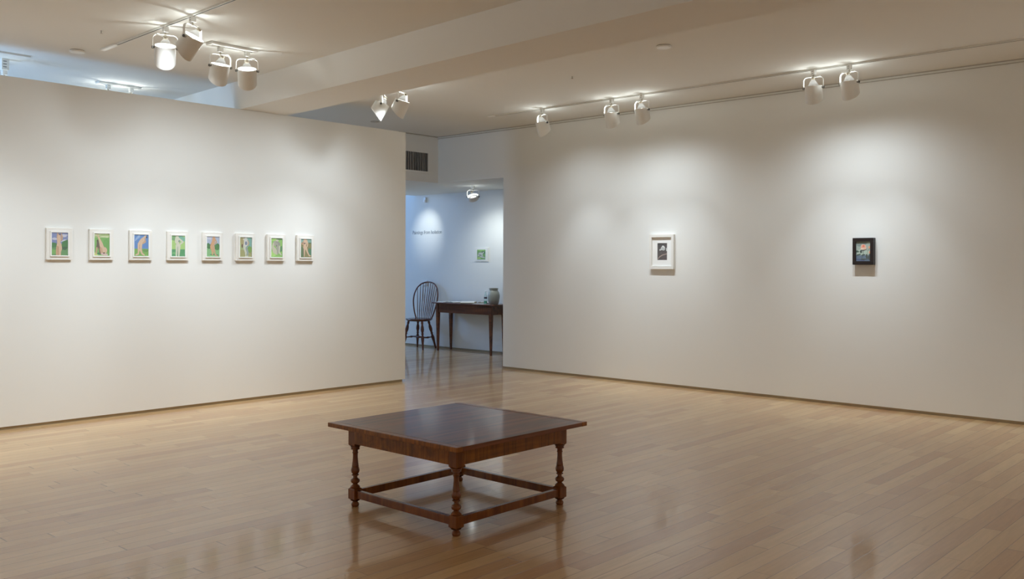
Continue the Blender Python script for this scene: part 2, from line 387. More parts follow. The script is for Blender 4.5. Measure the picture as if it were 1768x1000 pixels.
# ------------------------------------------------------------------ lamps
def spot_lamp(label, loc, aim, power=SPOT_W, glow=GLOW_W, size=60, cover=0.115, spill=0.42, spill_size=138, stem=0.0, color=WARM, lit=True, group=None, wire=0, twist=0.0, name='track_spotlight', radius=0.079, glow_color=(0.93, 1, 0.97), shadow_r=0.035):
    """white cylindrical gallery spotlight; loc = its ceiling or track point, aim = point it lights"""
    t = thing(name, label, 'spotlight', loc, 0, group)
    piv = Vector((0, 0, -0.165 - stem))
    d = (Vector(aim) - (Vector(loc) + piv)); az = math.atan2(d.y, d.x); tilt = math.atan2(math.hypot(d.x, d.y), -d.z)
    Rz = Matrix.Rotation(az, 4, 'Z')
    # adapter
    bm = bmesh.new(); box(bm, -0.019, 0.019, -0.019, 0.019, -0.044, 0)
    for s in (-0.03, -0.012): box(bm, -0.0195, -0.0185, -0.008, 0.008, s - 0.002, s + 0.002, 1)
    obj('adapter', bm, [M_lamp, M_slot], t, bevel=0.002)
    bm = bmesh.new(); lathe(bm, [(0.006, -0.044), (0.006, -0.058 - stem), (0.011, -0.058 - stem), (0.011, -0.072 - stem)], 12)
    obj('stem', bm, M_metal if stem else M_brass, t, smooth=True)
    # yoke: flat band bent to a U, arms on the axis across the aim
    W = radius + 0.010; top = -0.066 - stem; zb = piv.z - 0.008; rr = 0.032
    path = [(-W, zb), (-W, top - rr)] + [(-W + rr - rr * math.cos(q), top - rr + rr * math.sin(q)) for q in [R(x) for x in (18, 36, 54, 72, 90)]]
    path += [(-p[0], p[1]) for p in path[::-1]]
    bm = bmesh.new(); th = 0.0035; hw = 0.011; rows = []
    for i, (yy, zz) in enumerate(path):
        a2 = path[max(i - 1, 0)]; b2 = path[min(i + 1, len(path) - 1)]
        tg = Vector((b2[0] - a2[0], b2[1] - a2[1])).normalized(); nn = Vector((-tg.y, tg.x)) * th
        rows.append([bm.verts.new(Rz @ Vector(p)) for p in ((-hw, yy, zz), (hw, yy, zz), (hw, yy + nn.x, zz + nn.y), (-hw, yy + nn.x, zz + nn.y))])
    for i in range(len(rows) - 1):
        for k_ in range(4): bm.faces.new((rows[i][k_], rows[i][(k_ + 1) % 4], rows[i + 1][(k_ + 1) % 4], rows[i + 1][k_]))
    bm.faces.new(rows[0]); bm.faces.new(rows[-1])
    obj('yoke', bm, M_lamp, t)
    Mh = Matrix.Translation(piv) @ Rz @ Matrix.Rotation(-tilt, 4, 'Y')       # local -Z is the aim
    # housing: open tube, cut on the slant so that the room side hangs lower
    bm = bmesh.new(); seg = 40; r0, r1 = radius, radius - 0.004; rings = []
    for r_, z0, slant in ((r1, 0.018, 0), (r0, 0.018, 0), (r0, -cover, 1), (r1, -cover, 1)):
        ring = []
        for i in range(seg):
            a = 2 * PI * i / seg
            z = z0 + (0.034 * math.cos(a) * min(1, cover / 0.11) if slant else -0.010 * math.cos(a))
            ring.append(bm.verts.new(Mh @ Vector((r_ * math.cos(a), r_ * math.sin(a), z))))
        rings.append(ring)
    for k_ in range(4):
        for i in range(seg): bm.faces.new((rings[k_][i], rings[k_][(i + 1) % seg], rings[(k_ + 1) % 4][(i + 1) % seg], rings[(k_ + 1) % 4][i]))
    hs = obj('housing', bm, M_lamp, t, smooth=True)
    # bulb: reflector cone, lit lens inside, socket
    bm = bmesh.new(); lathe(bm, [(0.058, -0.012), (0.060, 0.000), (0.056, 0.012), (0.042, 0.034), (0.028, 0.058), (0.020, 0.068), (0.020, 0.078)], 28, Mh, 0, cap=False)
    bulb = obj('bulb', bm, M_bulb, t, smooth=True)
    bm = bmesh.new(); lathe(bm, [(0.050, -0.0125), (0.050, -0.015)], 24, Mh)
    obj('lens', bm, M_lens if lit else M_white, bulb)
    bm = bmesh.new(); lathe(bm, [(0.017, 0.076), (0.019, 0.080), (0.019, 0.094), (0.012, 0.098)], 18, Mh)
    obj('socket', bm, M_brass, bulb, smooth=True)
    for s in (-1, 1):
        bm = bmesh.new()
        p = piv + Rz @ Vector((0, s * (radius - 0.003), 0)); q = piv + Rz @ Vector((0, s * (W + 0.010), 0))
        turned(bm, p, q, [(0.009, 0), (0.009, 0.45), (0.011, 0.5), (0.011, 1)], 12)
        obj('knob', bm, M_metal, t, smooth=True)
    # supply wire looping from the socket to the adapter
    s = 1 if wire >= 0 else -1
    if wire is not None:
        e0 = Mh @ Vector((0, 0.012 * s, 0.094)); e3 = Vector((0.0, 0.0, -0.05 - stem))
        q1 = e0 + (Rz @ Vector((0.0, s * 0.085, 0.015))); q2 = e3 + (Rz @ Vector((0, s * 0.075, -0.010)))
        pts = [((1 - u) ** 3) * e0 + 3 * u * (1 - u) ** 2 * q1 + 3 * u * u * (1 - u) * q2 + u ** 3 * e3 for u in [i / 12 for i in range(13)]]
        bm = bmesh.new(); tube(bm, pts, 0.0038, 6); obj('wire', bm, M_lamp, t, smooth=True)
    if lit:
        l = bpy.data.lights.new('beam', 'SPOT'); l.energy = power; l.color = color; l.spot_size = R(size); l.spot_blend = 1.0; l.shadow_soft_size = shadow_r
        lo = bpy.data.objects.new('beam', l); C.objects.link(lo); lo.parent = t
        lo.matrix_local = Mh @ Matrix.Translation((0.0, 0, -cover * 0.80))
        if spill:
            l2 = bpy.data.lights.new('spill', 'SPOT'); l2.energy = power * spill; l2.color = color; l2.spot_size = R(spill_size); l2.spot_blend = 1.0; l2.shadow_soft_size = shadow_r
            l3 = bpy.data.objects.new('spill', l2); C.objects.link(l3); l3.parent = t
            l3.matrix_local = Mh @ Matrix.Translation((0.0, 0, -cover * 0.80))
        if glow:
            g = bpy.data.lights.new('stray_glow', 'POINT'); g.energy = glow; g.color = glow_color; g.shadow_soft_size = 0.012
            go = bpy.data.objects.new('stray_glow', g); C.objects.link(go); go.parent = t
            go.matrix_local = Mh @ Matrix.Translation((0, 0, 0.035))
    return t

def track(name, label, p, q, z, width=0.028, cap_end=False):
    t = thing(name, label, 'track', (p[0], p[1], ZC))
    d = Vector((q[0] - p[0], q[1] - p[1])); L = d.length; ang = math.atan2(d.y, d.x)
    M = Matrix.Rotation(ang, 4, 'Z'); h = ZC - z; s = width / 2
    bm = bmesh.new(); box(bm, 0, L, -s, -0.006, -h, 0, 0, M); box(bm, 0, L, 0.006, s, -h, 0, 0, M); box(bm, 0, L, -0.006, 0.006, -h * 0.35, 0, 0, M)
    obj('rail', bm, M_track, t)
    bm = bmesh.new(); box(bm, 0, L, -0.0058, 0.0058, -h * 0.98, -h * 0.36, 0, M); obj('slot', bm, M_slot, t)
    bm = bmesh.new(); box(bm, L, L + (0.30 if cap_end else 0.12), -s - 0.006, s + 0.006, -h, 0, 0, M)
    obj('end_feed', bm, M_white, t, bevel=0.003)
    return t
ZT = ZC - 0.014
track('lighting_track', 'long white lighting track on the ceiling along the right wall', (8.30, Y0 + 0.3), (8.185, 7.78), ZT)
track('lighting_track', 'short white lighting track on the ceiling before the row of small paintings', (3.20, Y0 + 0.3), (3.405, 7.62), ZT, cap_end=True)

def trk(y): return 8.30 + (8.185 - 8.30) * (y - Y0) / (7.55 - Y0)
G1 = 'white spotlights on the track along the right wall'
spot_lamp('white spotlight nearest the doorway on the right wall track', (trk(7.02), 7.02, ZT), (XR, 6.85, 0.5), power=SPOT_W * 0.50, wire=-1, group=G1)
spot_lamp('white spotlight over the white-framed picture, the one closer to the doorway', (trk(6.02), 6.02, ZT), (XR, 6.1, 0.15), power=SPOT_W * 0.62, wire=1, group=G1)
spot_lamp('white spotlight over the white-framed picture, the one farther from the doorway', (trk(5.62), 5.62, ZT), (XR, 5.6, 0.15), power=SPOT_W * 0.62, wire=1, group=G1)
spot_lamp('white spotlight with a stray wire, left of the pair over the black-framed picture', (trk(3.70), 3.70, ZT), (XR, 3.85, 0.15), power=SPOT_W * 0.68, wire=-1, group=G1)
spot_lamp('white spotlight right of the pair over the black-framed picture', (trk(3.36), 3.36, ZT), (XR, 3.25, 0.15), power=SPOT_W * 0.68, wire=1, group=G1)

def trl(y): return 3.20 + (3.405 - 3.20) * (y - Y0) / (7.62 - Y0)
G2 = 'white spotlights before the row of small paintings'
LW = SPOT_W * 0.585
spot_lamp('brightly lit white spotlight closest to the end of the short track', (trl(6.745), 6.745, ZT), (4.1, YP, 0.5), power=LW, wire=1, group=G2, spill=0.5)
spot_lamp('white spotlight swung sideways on the short track beside the brightly lit one', (trl(6.31), 6.31, ZT), (2.55, YP, 0.6), power=LW * 1.2, wire=1, group=G2, spill=0.5)
# canopy plate with two lamps
t = thing('lamp_canopy', 'white rectangular ceiling plate carrying two spotlights beside the beam', 'lamp mount', (4.105, 6.985, ZC))
bm = bmesh.new(); box(bm, -0.215, 0.215, -0.055, 0.055, -0.022, 0); obj('plate', bm, M_track, t, bevel=0.003)
bm = bmesh.new(); box(bm, -0.19, 0.19, -0.008, 0.008, -0.0235, -0.0215); obj('slot', bm, M_gap, t)
spot_lamp('white spotlight on the ceiling plate, the one farther from the beam', (4.0, 7.0, ZC - 0.022), (4.2, YP, 0.5), power=LW, wire=-1, group=G2, spill=0.5)
spot_lamp('white spotlight on the ceiling plate, the one nearer the beam', (4.245, 6.985, ZC - 0.022), (5.2, YP, 0.5), power=LW, wire=-1, group=G2, spill=0.5)
# pair behind the beam, aimed back at the partition
t = thing('lamp_canopy', 'white ceiling plate mostly hidden behind the beam carrying two spotlights', 'lamp mount', (6.12, 7.30, ZC))
bm = bmesh.new(); box(bm, -0.055, 0.055, -0.24, 0.22, -0.022, 0); obj('plate', bm, M_track, t, bevel=0.003)
spot_lamp('white spotlight half hidden by the beam, the left one of that pair', (6.10, 7.44, ZC - 0.022), (5.1, YP, 0.7), power=LW * 1.0, wire=1, group=G2, spill=0.2)
spot_lamp('white spotlight just beyond the beam, the right one of that pair', (6.13, 7.15, ZC - 0.022), (5.75, YP, 0.6), power=LW * 1.15, wire=1, group=G2, spill=0.6)

# lamps of the same build added out of the frame to raise ambient light
for (x, y, ax, ay) in ((1.5, 6.6, 1.3, YP), (-0.5, 6.6, -0.7, YP), (trk(0.2), 0.2, XR, 0.0), (-2.1, 3.5, X0, 3.5), (-2.1, 0.5, X0, 0.5), (2.0, -2.1, 2.0, Y0), (5.5, -2.1, 5.5, Y0)):
    spot_lamp('added unseen white spotlight further along the room, for ambient light', (x, y, ZT), (ax, ay, 0.5), power=SPOT_W * 2.15, glow=0, spill=0, size=116, group='added unseen spotlights for ambient light')

# entrance hall lamps
HALL_C = (0.92, 1.0, 0.98)
spot_lamp('round white lamp hanging from the entrance hall ceiling over the console table', (9.72, 9.70, ZS), (XB, 10.0, 1.3), power=15, glow=0.35, size=100, spill=0.3, cover=0.035, stem=0.0, color=HALL_C, glow_color=HALL_C, radius=0.085, name='ceiling_spotlight', shadow_r=0.02)
spot_lamp('white lamp on the entrance hall ceiling aimed at the wall lettering', (9.70, 11.45, ZS), (XB, 11.55, 1.98), power=9, glow=0.2, size=60, spill=0.1, cover=0.10, color=HALL_C, glow_color=HALL_C, name='ceiling_spotlight', shadow_r=0.02)

# fixtures in the passage behind the partition
t = thing('lamp_canopy', 'white angular ceiling plate with a slotted adapter behind the partition at left', 'lamp mount', (2.93, 8.92, ZC))
bm = bmesh.new(); box(bm, -0.42, 0.16, -0.27, 0.28, -0.016, 0); obj('plate', bm, M_track, t)
bm = bmesh.new(); box(bm, -0.005, 0.055, -0.06, 0.0, -0.115, -0.016)
for q_ in (-0.04, -0.065, -0.09): box(bm, 0.005, 0.035, -0.0605, -0.059, q_ - 0.003, q_ + 0.003, 1)
obj('driver_box', bm, [M_track, M_slot], t, bevel=0.003)
spot_lamp('white spotlight showing only its slotted adapter and hood over the partition', (2.955, 8.89, ZC - 0.115), (2.2, 9.5, 2.3), power=14, glow=0.35, color=HALL_C, stem=0.0, group='lamps behind the partition', cover=0.12)
t = thing('lamp_canopy', 'white ceiling plate with two glowing spotlights behind the partition', 'lamp mount', (4.20, 9.36, ZC))
bm = bmesh.new(); box(bm, -0.22, 0.22, -0.05, 0.05, -0.02, 0); obj('plate', bm, M_track, t, bevel=0.003)
spot_lamp('white spotlight on the plate behind the partition, the one farther from the beam', (4.09, 9.36, ZC - 0.02), (3.9, YV, 1.5), power=16, glow=0.9, color=HALL_C, wire=-1, group='lamps behind the partition')
spot_lamp('white spotlight on the plate behind the partition, the one nearer the beam', (4.33, 9.36, ZC - 0.02), (4.6, YV, 1.5), power=16, glow=0.9, color=HALL_C, wire=1, group='lamps behind the partition')
spot_lamp('spotlight glimpsed where the beam meets the top of the partition', (5.74, 8.80, ZC - 0.002), (5.9, 9.7, 1.6), power=20, glow=0.8, color=HALL_C, wire=1, group='lamps behind the partition')

# ceiling discs, sprinklers
def disc(name, label, cat, x, y, r=0.062, h=0.018, dark=False):
    t = thing(name, label, cat, (x, y, ZC))
    bm = bmesh.new(); lathe(bm, [(r * 0.93, 0), (r * 0.93, -0.004)], 28); obj('shadow_ring', bm, M_gap, t)
    bm = bmesh.new(); lathe(bm, [(r, -0.004), (r, -h * 0.6), (r * 0.93, -h), (r * 0.5, -h - 0.002), (0.001, -h - 0.002)], 28); obj('cover', bm, M_slat if dark else M_white, t, smooth=True)
    return t
disc('smoke_detector', 'round white disc on the ceiling between the beam and the right wall', 'detector', 6.523, 4.247)
disc('smoke_detector', 'round disc on the ceiling just before the partition, near the short track', 'detector', 3.284, 8.13, 0.062)
disc('ceiling_disc', 'small dark disc on the ceiling between beam and vent', 'cover plate', 7.517, 9.30, 0.06, 0.008, dark=True)
disc('ceiling_disc', 'small dark disc on the ceiling beside the two lamps at the beam', 'cover plate', 6.62, 8.10, 0.055, 0.006, dark=True)
for x, y, lab in ((6.994, 5.61, 'tiny sprinkler head on the ceiling in front of the right wall'), (3.132, 7.293, 'tiny sprinkler head on the ceiling left of the short track')):
    t = thing('sprinkler_head', lab, 'sprinkler', (x, y, ZC))
    bm = bmesh.new(); lathe(bm, [(0.006, 0), (0.005, -0.012), (0.005, -0.02)], 10); obj('nozzle', bm, M_slat, t)
    bm = bmesh.new(); lathe(bm, [(0.010, -0.02), (0.012, -0.023)], 10); obj('deflector', bm, M_slat, t)

# vent grille in the header wall
t = thing('air_vent', 'air vent grille with upright slats high on the header wall', 'vent', (8.60, YV, 2.74))
bm = bmesh.new()
x0, x1, z0, z1 = -0.62, 0.245, 0.0, 0.262
for a in ((x0 - 0.03, x1 + 0.03, z1, z1 + 0.03), (x0 - 0.03, x1 + 0.03, z0 - 0.03, z0), (x0 - 0.03, x0, z0, z1), (x1, x1 + 0.03, z0, z1)):
    box(bm, a[0], a[1], -0.012, 0, a[2], a[3])
obj('vent_frame', bm, M_wall, t)
obj('cavity', boxbm(x0, x1, -0.002, 0, z0, z1), M_ventd, t)
random.seed(4)
n = 27
for i in range(n):
    x = x0 + 0.008 + (x1 - x0 - 0.016) * i / (n - 1); wd = 0.0016 + 0.0030 * random.random()
    obj('slat', boxbm(x - wd, x + wd, -0.010, -0.002, z0, z1), M_slat, t)

# ------------------------------------------------------------------ pictures
def blob(c, cx, cy, rx, ry, rot=0, n=18, jag=0.0, seed=0):
    rd = random.Random(seed); out = []
    for i in range(n):
        a = 2 * PI * i / n; k_ = 1 + jag * (rd.random() - 0.5) * 2
        x, y = rx * k_ * math.cos(a), ry * k_ * math.sin(a)
        out.append((cx + x * math.cos(rot) - y * math.sin(rot), cy + x * math.sin(rot) + y * math.cos(rot)))
    return (c, out)
def rect(c, x0, y0, x1, y1): return (c, [(x0, y0), (x1, y0), (x1, y1), (x0, y1)])
def limb(c, pts, rs):
    """tapered brush stroke through pts, half-widths rs: a list of convex pieces"""
    P = [Vector(p) for p in pts]; out = []
    for i in range(len(P) - 1):
        t = (P[i + 1] - P[i]).normalized(); nn = Vector((-t.y, t.x))
        a, b_ = nn * rs[i], nn * rs[i + 1]
        out.append([tuple(P[i] + a), tuple(P[i + 1] + b_), tuple(P[i + 1] - b_), tuple(P[i] - a)])
    for i in range(len(P)):
        out.append([(P[i].x + rs[i] * math.cos(q * PI / 6), P[i].y + rs[i] * math.sin(q * PI / 6)) for q in range(12)])
    return (c, out)
def paint(name, shapes, w_, h_, parent, M, step=0.00004):
    """flat painted panel: shapes in 0..1 x 0..1, clipped to the panel; M maps (u, v, lift) to the parent"""
    bm = bmesh.new(); mats = []; idx = {}
    n_ = 0
    for c, pts in shapes:
        key = tuple(round(v, 3) for v in c)
        if key not in idx: idx[key] = len(mats); mats.append(pal(c))
        for piece in (pts if isinstance(pts[0], list) else [pts]):
            q = [(min(1, max(0, x)), min(1, max(0, y))) for x, y in piece]
            r_ = [p for i, p in enumerate(q) if (abs(p[0] - q[i - 1][0]) + abs(p[1] - q[i - 1][1])) > 1e-5]
            if len(r_) < 3: continue
            n_ += 1
            vs_ = [bm.verts.new(M @ Vector(((x - 0.5) * w_, (y - 0.5) * h_, n_ * step))) for x, y in r_]
            bm.faces.new(vs_).material_index = idx[key]
    bmesh.ops.triangulate(bm, faces=bm.faces[:])
    me = bpy.data.meshes.new(name); bm.to_mesh(me); bm.free()
    for mt in mats: me.materials.append(mt)
    o = bpy.data.objects.new(name, me); C.objects.link(o); o.parent = parent
    return o
S = srgb
skin, skin2, skind, pale, brown = S(222, 190, 160), S(205, 165, 130), S(170, 120, 85), S(215, 215, 195), S(90, 50, 35)
sky, sky2, cloud = S(125, 140, 190), S(90, 140, 205), S(205, 208, 225)
grass, grass2, dgreen, tree = S(120, 180, 90), S(95, 150, 90), S(40, 95, 55), S(55, 125, 60)
A1 = [rect(sky, 0, .5, 1, 1), blob(cloud, .78, .87, .2, .06, 0, 14, .3, 1), blob(cloud, .25, .72, .22, .05, 0, 14, .3, 2), blob(cloud, .75, .64, .2, .05, .2, 14, .3, 3),
      rect(grass2, 0, 0, 1, .5), blob(tree, .13, .45, .24, .13, 0, 16, .25, 4), blob(tree, .85, .45, .35, .18, .3, 16, .25, 5), blob(dgreen, .75, .32, .2, .08, 0, 14, .3, 6), blob(grass, .1, .15, .25, .12, 0, 14, .2, 7),
      limb(skin2, [(.38, .95), (.36, .8), (.38, .72)], [.04, .05, .05]), limb(skin2, [(.6, .95), (.64, .8), (.62, .68)], [.03, .05, .04]),
      blob(skin, .46, .86, .07, .06), blob(brown, .5, .91, .05, .03), limb(skin, [(.46, .8), (.45, .66), (.42, .55), (.46, .42), (.47, .3)], [.1, .12, .08, .16, .17]),
      limb(skin2, [(.36, .34), (.33, .15), (.33, 0)], [.08, .07, .06]), limb(skin, [(.53, .34), (.5, .15), (.5, 0)], [.1, .08, .07]), limb(skind, [(.41, .36), (.41, 0)], [.012, .016])]
A2 = [rect(grass, 0, 0, 1, 1), rect(S(170, 195, 130), 0, .82, 1, 1), blob(S(225, 230, 190), .7, .86, .3, .03, 0, 12, .4, 1), blob(S(215, 225, 175), .2, .93, .2, .03, 0, 12, .4, 2), blob(S(105, 170, 80), .8, .45, .3, .3, 0, 12, .2, 3),
      blob(S(205, 215, 130), .1, .07, .25, .07), blob(S(40, 130, 80), .32, .09, .14, .05),
      limb(S(100, 85, 70), [(.22, .68), (.26, .5), (.2, .36)], [.05, .09, .07]), blob(S(80, 60, 50), .22, .68, .05, .05), limb(skin2, [(.18, .34), (.13, .12)], [.05, .04]), limb(S(120, 90, 70), [(.34, .4), (.42, .15)], [.06, .08]),
      limb(skin, [(.2, .96), (.36, .72), (.46, .5), (.56, .28)], [.03, .06, .11, .13]), blob(skin, .68, .24, .17, .15), limb(skin2, [(.45, .3), (.5, .12), (.7, .04)], [.08, .07, .06]), limb(S(215, 190, 185), [(.5, .08), (.85, .05)], [.05, .04]), blob(brown, .64, .12, .07, .03)]
A3 = [rect(sky2, 0, .34, 1, 1), blob(S(150, 180, 220), .25, .85, .22, .07, .6, 12, .3, 1), rect(S(120, 175, 75), 0, 0, 1, .34), blob(S(95, 150, 70), .8, .25, .2, .06, 0, 12, .3, 2),
      limb(skin, [(.8, .93), (.72, .84), (.56, .72), (.44, .6), (.4, .5)], [.05, .08, .12, .13, .12]), blob(S(25, 35, 50), .88, .89, .055, .05), limb(skin2, [(.74, .82), (.78, .68), (.62, .6)], [.04, .05, .04]),
      limb(skin, [(.33, .55), (.32, .3), (.3, .1), (.12, .05)], [.08, .07, .04, .03]), limb(skin, [(.46, .54), (.46, .3), (.55, .12), (.72, .04)], [.11, .08, .05, .03]), limb(skind, [(.38, .52), (.38, .34)], [.012, .014])]
A4 = [rect(S(170, 210, 120), 0, .34, 1, 1), blob(S(120, 170, 110), .2, .88, .25, .12, 0, 16, .3, 1), blob(S(120, 185, 160), .75, .85, .35, .15, 0, 16, .3, 2), rect(S(70, 155, 95), 0, 0, 1, .34), blob(S(110, 185, 110), .2, .15, .16, .05, 0, 12, .3, 3),
      blob(skin2, .42, .94, .06, .05), limb(pale, [(.42, .88), (.42, .75), (.46, .62), (.48, .5)], [.13, .14, .11, .14]), limb(pale, [(.55, .86), (.85, .7), (.62, .58)], [.04, .045, .04]), limb(pale, [(.3, .84), (.3, .68), (.45, .62)], [.04, .04, .03]),
      limb(pale, [(.38, .5), (.38, .3), (.36, .03)], [.08, .065, .05]), limb(pale, [(.57, .5), (.56, .3), (.54, .03)], [.1, .08, .05]), limb(S(110, 140, 120), [(.46, .46), (.47, .12)], [.015, .02]), blob(S(130, 150, 140), .56, .73, .06, .05)]
A5 = [rect(S(175, 190, 215), 0, .62, 1, 1), blob(cloud, .2, .9, .2, .06, 0, 12, .3, 1), rect(S(130, 190, 125), 0, 0, 1, .4), blob(S(45, 120, 55), .16, .52, .2, .14, 0, 16, .2, 2), blob(S(60, 130, 55), .82, .5, .24, .16, 0, 16, .25, 3), blob(S(45, 100, 60), .5, .1, .26, .02), blob(S(45, 90, 60), .82, .08, .1, .025),
      blob(skind, .55, .94, .06, .06), limb(S(215, 165, 120), [(.57, .86), (.52, .72), (.44, .58), (.42, .48)], [.13, .12, .13, .15]), limb(skin2, [(.7, .84), (.78, .72), (.66, .66)], [.04, .04, .03]), limb(S(215, 165, 120), [(.38, .48), (.46, .28), (.46, .08)], [.1, .08, .035]), limb(skin2, [(.52, .5), (.6, .28), (.7, .08), (.86, .03)], [.1, .07, .04, .02])]
A6 = [rect(S(165, 185, 120), 0, .3, .5, 1), rect(S(120, 175, 165), .45, .5, 1, 1), blob(S(175, 165, 110), .2, .8, .25, .2, 0, 14, .3, 1), rect(S(165, 165, 105), 0, 0, 1, .36), blob(S(120, 165, 70), .88, .38, .25, .17, 0, 14, .2, 2), limb(S(110, 120, 80), [(.6, .35), (1, .15)], [.01, .01]), blob(S(95, 45, 35), .2, .56, .06, .1),
      blob(S(60, 55, 60), .45, .97, .07, .04), blob(pale, .33, .9, .07, .05), limb(S(215, 220, 215), [(.5, .84), (.5, .7), (.42, .58), (.44, .45)], [.16, .17, .12, .14]), blob(S(120, 130, 160), .52, .7, .09, .1), limb(skin2, [(.66, .84), (.76, .7), (.64, .58)], [.03, .04, .03]),
      limb(S(210, 215, 200), [(.42, .46), (.5, .25), (.5, .08)], [.12, .08, .04]), limb(S(150, 165, 170), [(.55, .44), (.66, .22), (.64, .04)], [.08, .07, .04]), limb(pale, [(.45, .02), (.68, .03)], [.03, .03])]
A7 = [rect(S(140, 195, 95), 0, 0, 1, 1), blob(S(165, 215, 110), .3, .9, .3, .08, 0, 12, .3, 1), blob(S(85, 135, 75), .75, .95, .3, .04, 0, 12, .3, 2), blob(S(175, 225, 120), .2, .2, .25, .15, 0, 14, .3, 3), blob(S(75, 140, 80), .9, .45, .12, .18, 0, 12, .3, 4),
      blob(S(170, 168, 155), .35, .72, .22, .13, .2, 16, .15, 5), blob(S(150, 150, 140), .6, .72, .2, .12, -.3, 16, .15, 6), blob(S(200, 198, 180), .55, .88, .13, .05), limb(S(200, 200, 175), [(.2, .7), (.15, .5), (.3, .35), (.5, .22)], [.06, .1, .16, .1]), limb(S(165, 165, 150), [(.5, .65), (.6, .45), (.58, .2)], [.12, .12, .06]), limb(S(205, 205, 190), [(.75, .55), (.72, .25), (.9, .12)], [.06, .05, .03]), blob(S(120, 118, 112), .48, .6, .05, .05)]
A8 = [rect(S(135, 130, 75), 0, 0, 1, .8), rect(S(130, 175, 165), 0, .8, 1, 1), blob(S(75, 110, 65), .85, .78, .2, .03), blob(S(90, 120, 70), .15, .3, .2, .3, 0, 12, .2, 2), blob(S(70, 130, 95), .85, .3, .2, .2, 0, 12, .2, 3),
      blob(S(90, 55, 55), .42, .97, .1, .03), limb(skin, [(.42, .92), (.42, .78), (.38, .62), (.38, .54)], [.14, .15, .12, .14]), limb(skin2, [(.28, .86), (.12, .74), (.3, .7)], [.04, .04, .03]), limb(skin, [(.58, .9), (.66, .74), (.62, .6)], [.05, .05, .05]),
      blob(S(70, 35, 35), .38, .76, .07, .04), blob(S(70, 35, 35), .2, .78, .04, .03), limb(skin, [(.34, .5), (.34, .25), (.34, .06)], [.08, .06, .035]), limb(skin, [(.5, .52), (.64, .28), (.8, .1), (.92, .09)], [.09, .06, .04, .025]), limb(S(75, 50, 40), [(.26, .46), (.26, .2)], [.015, .02])]
ART = [A1, A2, A3, A4, A5, A6, A7, A8]
ALAB = ['cream-framed painting of a pale figure under blue clouds, first in the row',
        'cream-framed painting of a bent figure with raised arm on grass, second in the row',
        'cream-framed small painting of a stooping figure under plain blue sky, third in the row',
        'cream-framed painting of a whitish figure with hand on hip, fourth in the row',
        'cream-framed small painting of a tan walking figure before dark green hedges, fifth in the row',
        'cream-framed small painting of a grey-white figure on an olive slope, sixth in the row',
        'cream-framed small painting of a crouching grey figure on lime green, seventh in the row',
        'cream-framed small painting of a striding figure on brown-green ground, last in the row']
def ring(bm, w0, h0, w1, h1, z0, z1, M, mat=0):
    """rectangular ring: outer w0 x h0, opening w1 x h1, from lift z0 to z1"""
    for a in ((-w0 / 2, w0 / 2, h1 / 2, h0 / 2), (-w0 / 2, w0 / 2, -h0 / 2, -h1 / 2), (-w0 / 2, -w1 / 2, -h1 / 2, h1 / 2), (w1 / 2, w0 / 2, -h1 / 2, h1 / 2)):
        box(bm, a[0], a[1], a[2], a[3], z0, z1, mat, M)
ML = Matrix(((1, 0, 0, 0), (0, 0, -1, 0), (0, 1, 0, 0), (0, 0, 0, 1)))       # (u, v, lift) on a wall facing -Y
MR = Matrix(((0, 0, -1, 0), (-1, 0, 0, 0), (0, 1, 0, 0), (0, 0, 0, 1)))      # on a wall facing -X
def small_painting(i, x, M=ML, loc=None, art=None, lab=None, sx=1.0, sy=1.0, lift=0.003, dz=1.0):
    M = M @ Matrix.Diagonal((1, 1, dz, 1))
    t = thing('framed_painting', lab or ALAB[i], 'painting', loc or (x, YP, 1.582))
    fw, fh = 0.217 * sx, 0.278 * sy
    obj('backing_board', boxbm(-fw / 2, fw / 2, -fh / 2, fh / 2, 0, 0.028, 0, M), M_frame, t, bevel=0.0015)
    bm = bmesh.new(); ring(bm, 0.158 * sx, 0.222 * sy, 0.138 * sx, 0.200 * sy, 0.028, 0.038, M); obj('inner_frame', bm, M_white, t)
    paint('canvas', art or ART[i], 0.1375 * sx, 0.1995 * sy, t, M @ Matrix.Translation((0, 0, 0.0285 + lift)))
    return t
CX = [3.22 + 0.3665 * i for i in range(8)]
for i in range(8): small_painting(i, CX[i])['group'] = 'row of small paintings on the left wall'

# picture in a white frame on the right wall
t = thing('framed_picture', 'white-framed picture of a pale flower on black with a wide white mat', 'picture', (XR, 5.897, 1.564))
obj('backing_board', boxbm(-0.16, 0.16, -0.196, 0.196, 0, 0.006, 0, MR), M_white, t)
bm = bmesh.new(); ring(bm, 0.332, 0.404, 0.270, 0.342, 0, 0.036, MR); obj('frame', bm, M_frame, t)
bm = bmesh.new(); ring(bm, 0.270, 0.342, 0.132, 0.197, 0.010, 0.014, MR @ Matrix.Translation((0, 0.003, 0))); obj('mat', bm, M_matb, t)
dk = S(62, 52, 52)
FL = [rect(dk, 0, 0, 1, 1), blob(S(75, 60, 58), .7, .2, .4, .25, 0, 14, .2, 1), blob(S(45, 42, 45), .3, .9, .4, .12, 0, 14, .2, 3),
      limb(S(165, 145, 135), [(0, .05), (.22, .2), (.5, .3), (1, .38)], [.03, .035, .03, .025]),
      blob(S(200, 205, 205), .45, .68, .14, .10, .3, 16, .12, 5), blob(S(220, 224, 222), .6, .74, .16, .10, -.3, 16, .12, 6), blob(S(235, 238, 235), .55, .80, .11, .05, 0, 14, .1, 7), blob(S(190, 195, 195), .62, .64, .15, .08, .1, 14, .12, 8), blob(S(205, 210, 208), .26, .6, .08, .05), blob(S(160, 165, 168), .5, .72, .05, .03), blob(S(225, 228, 225), .93, .62, .07, .11, 0, 14, .3, 9), blob(S(60, 55, 55), .95, .66, .03, .04), blob(S(100, 95, 95), .35, .42, .05, .03)]
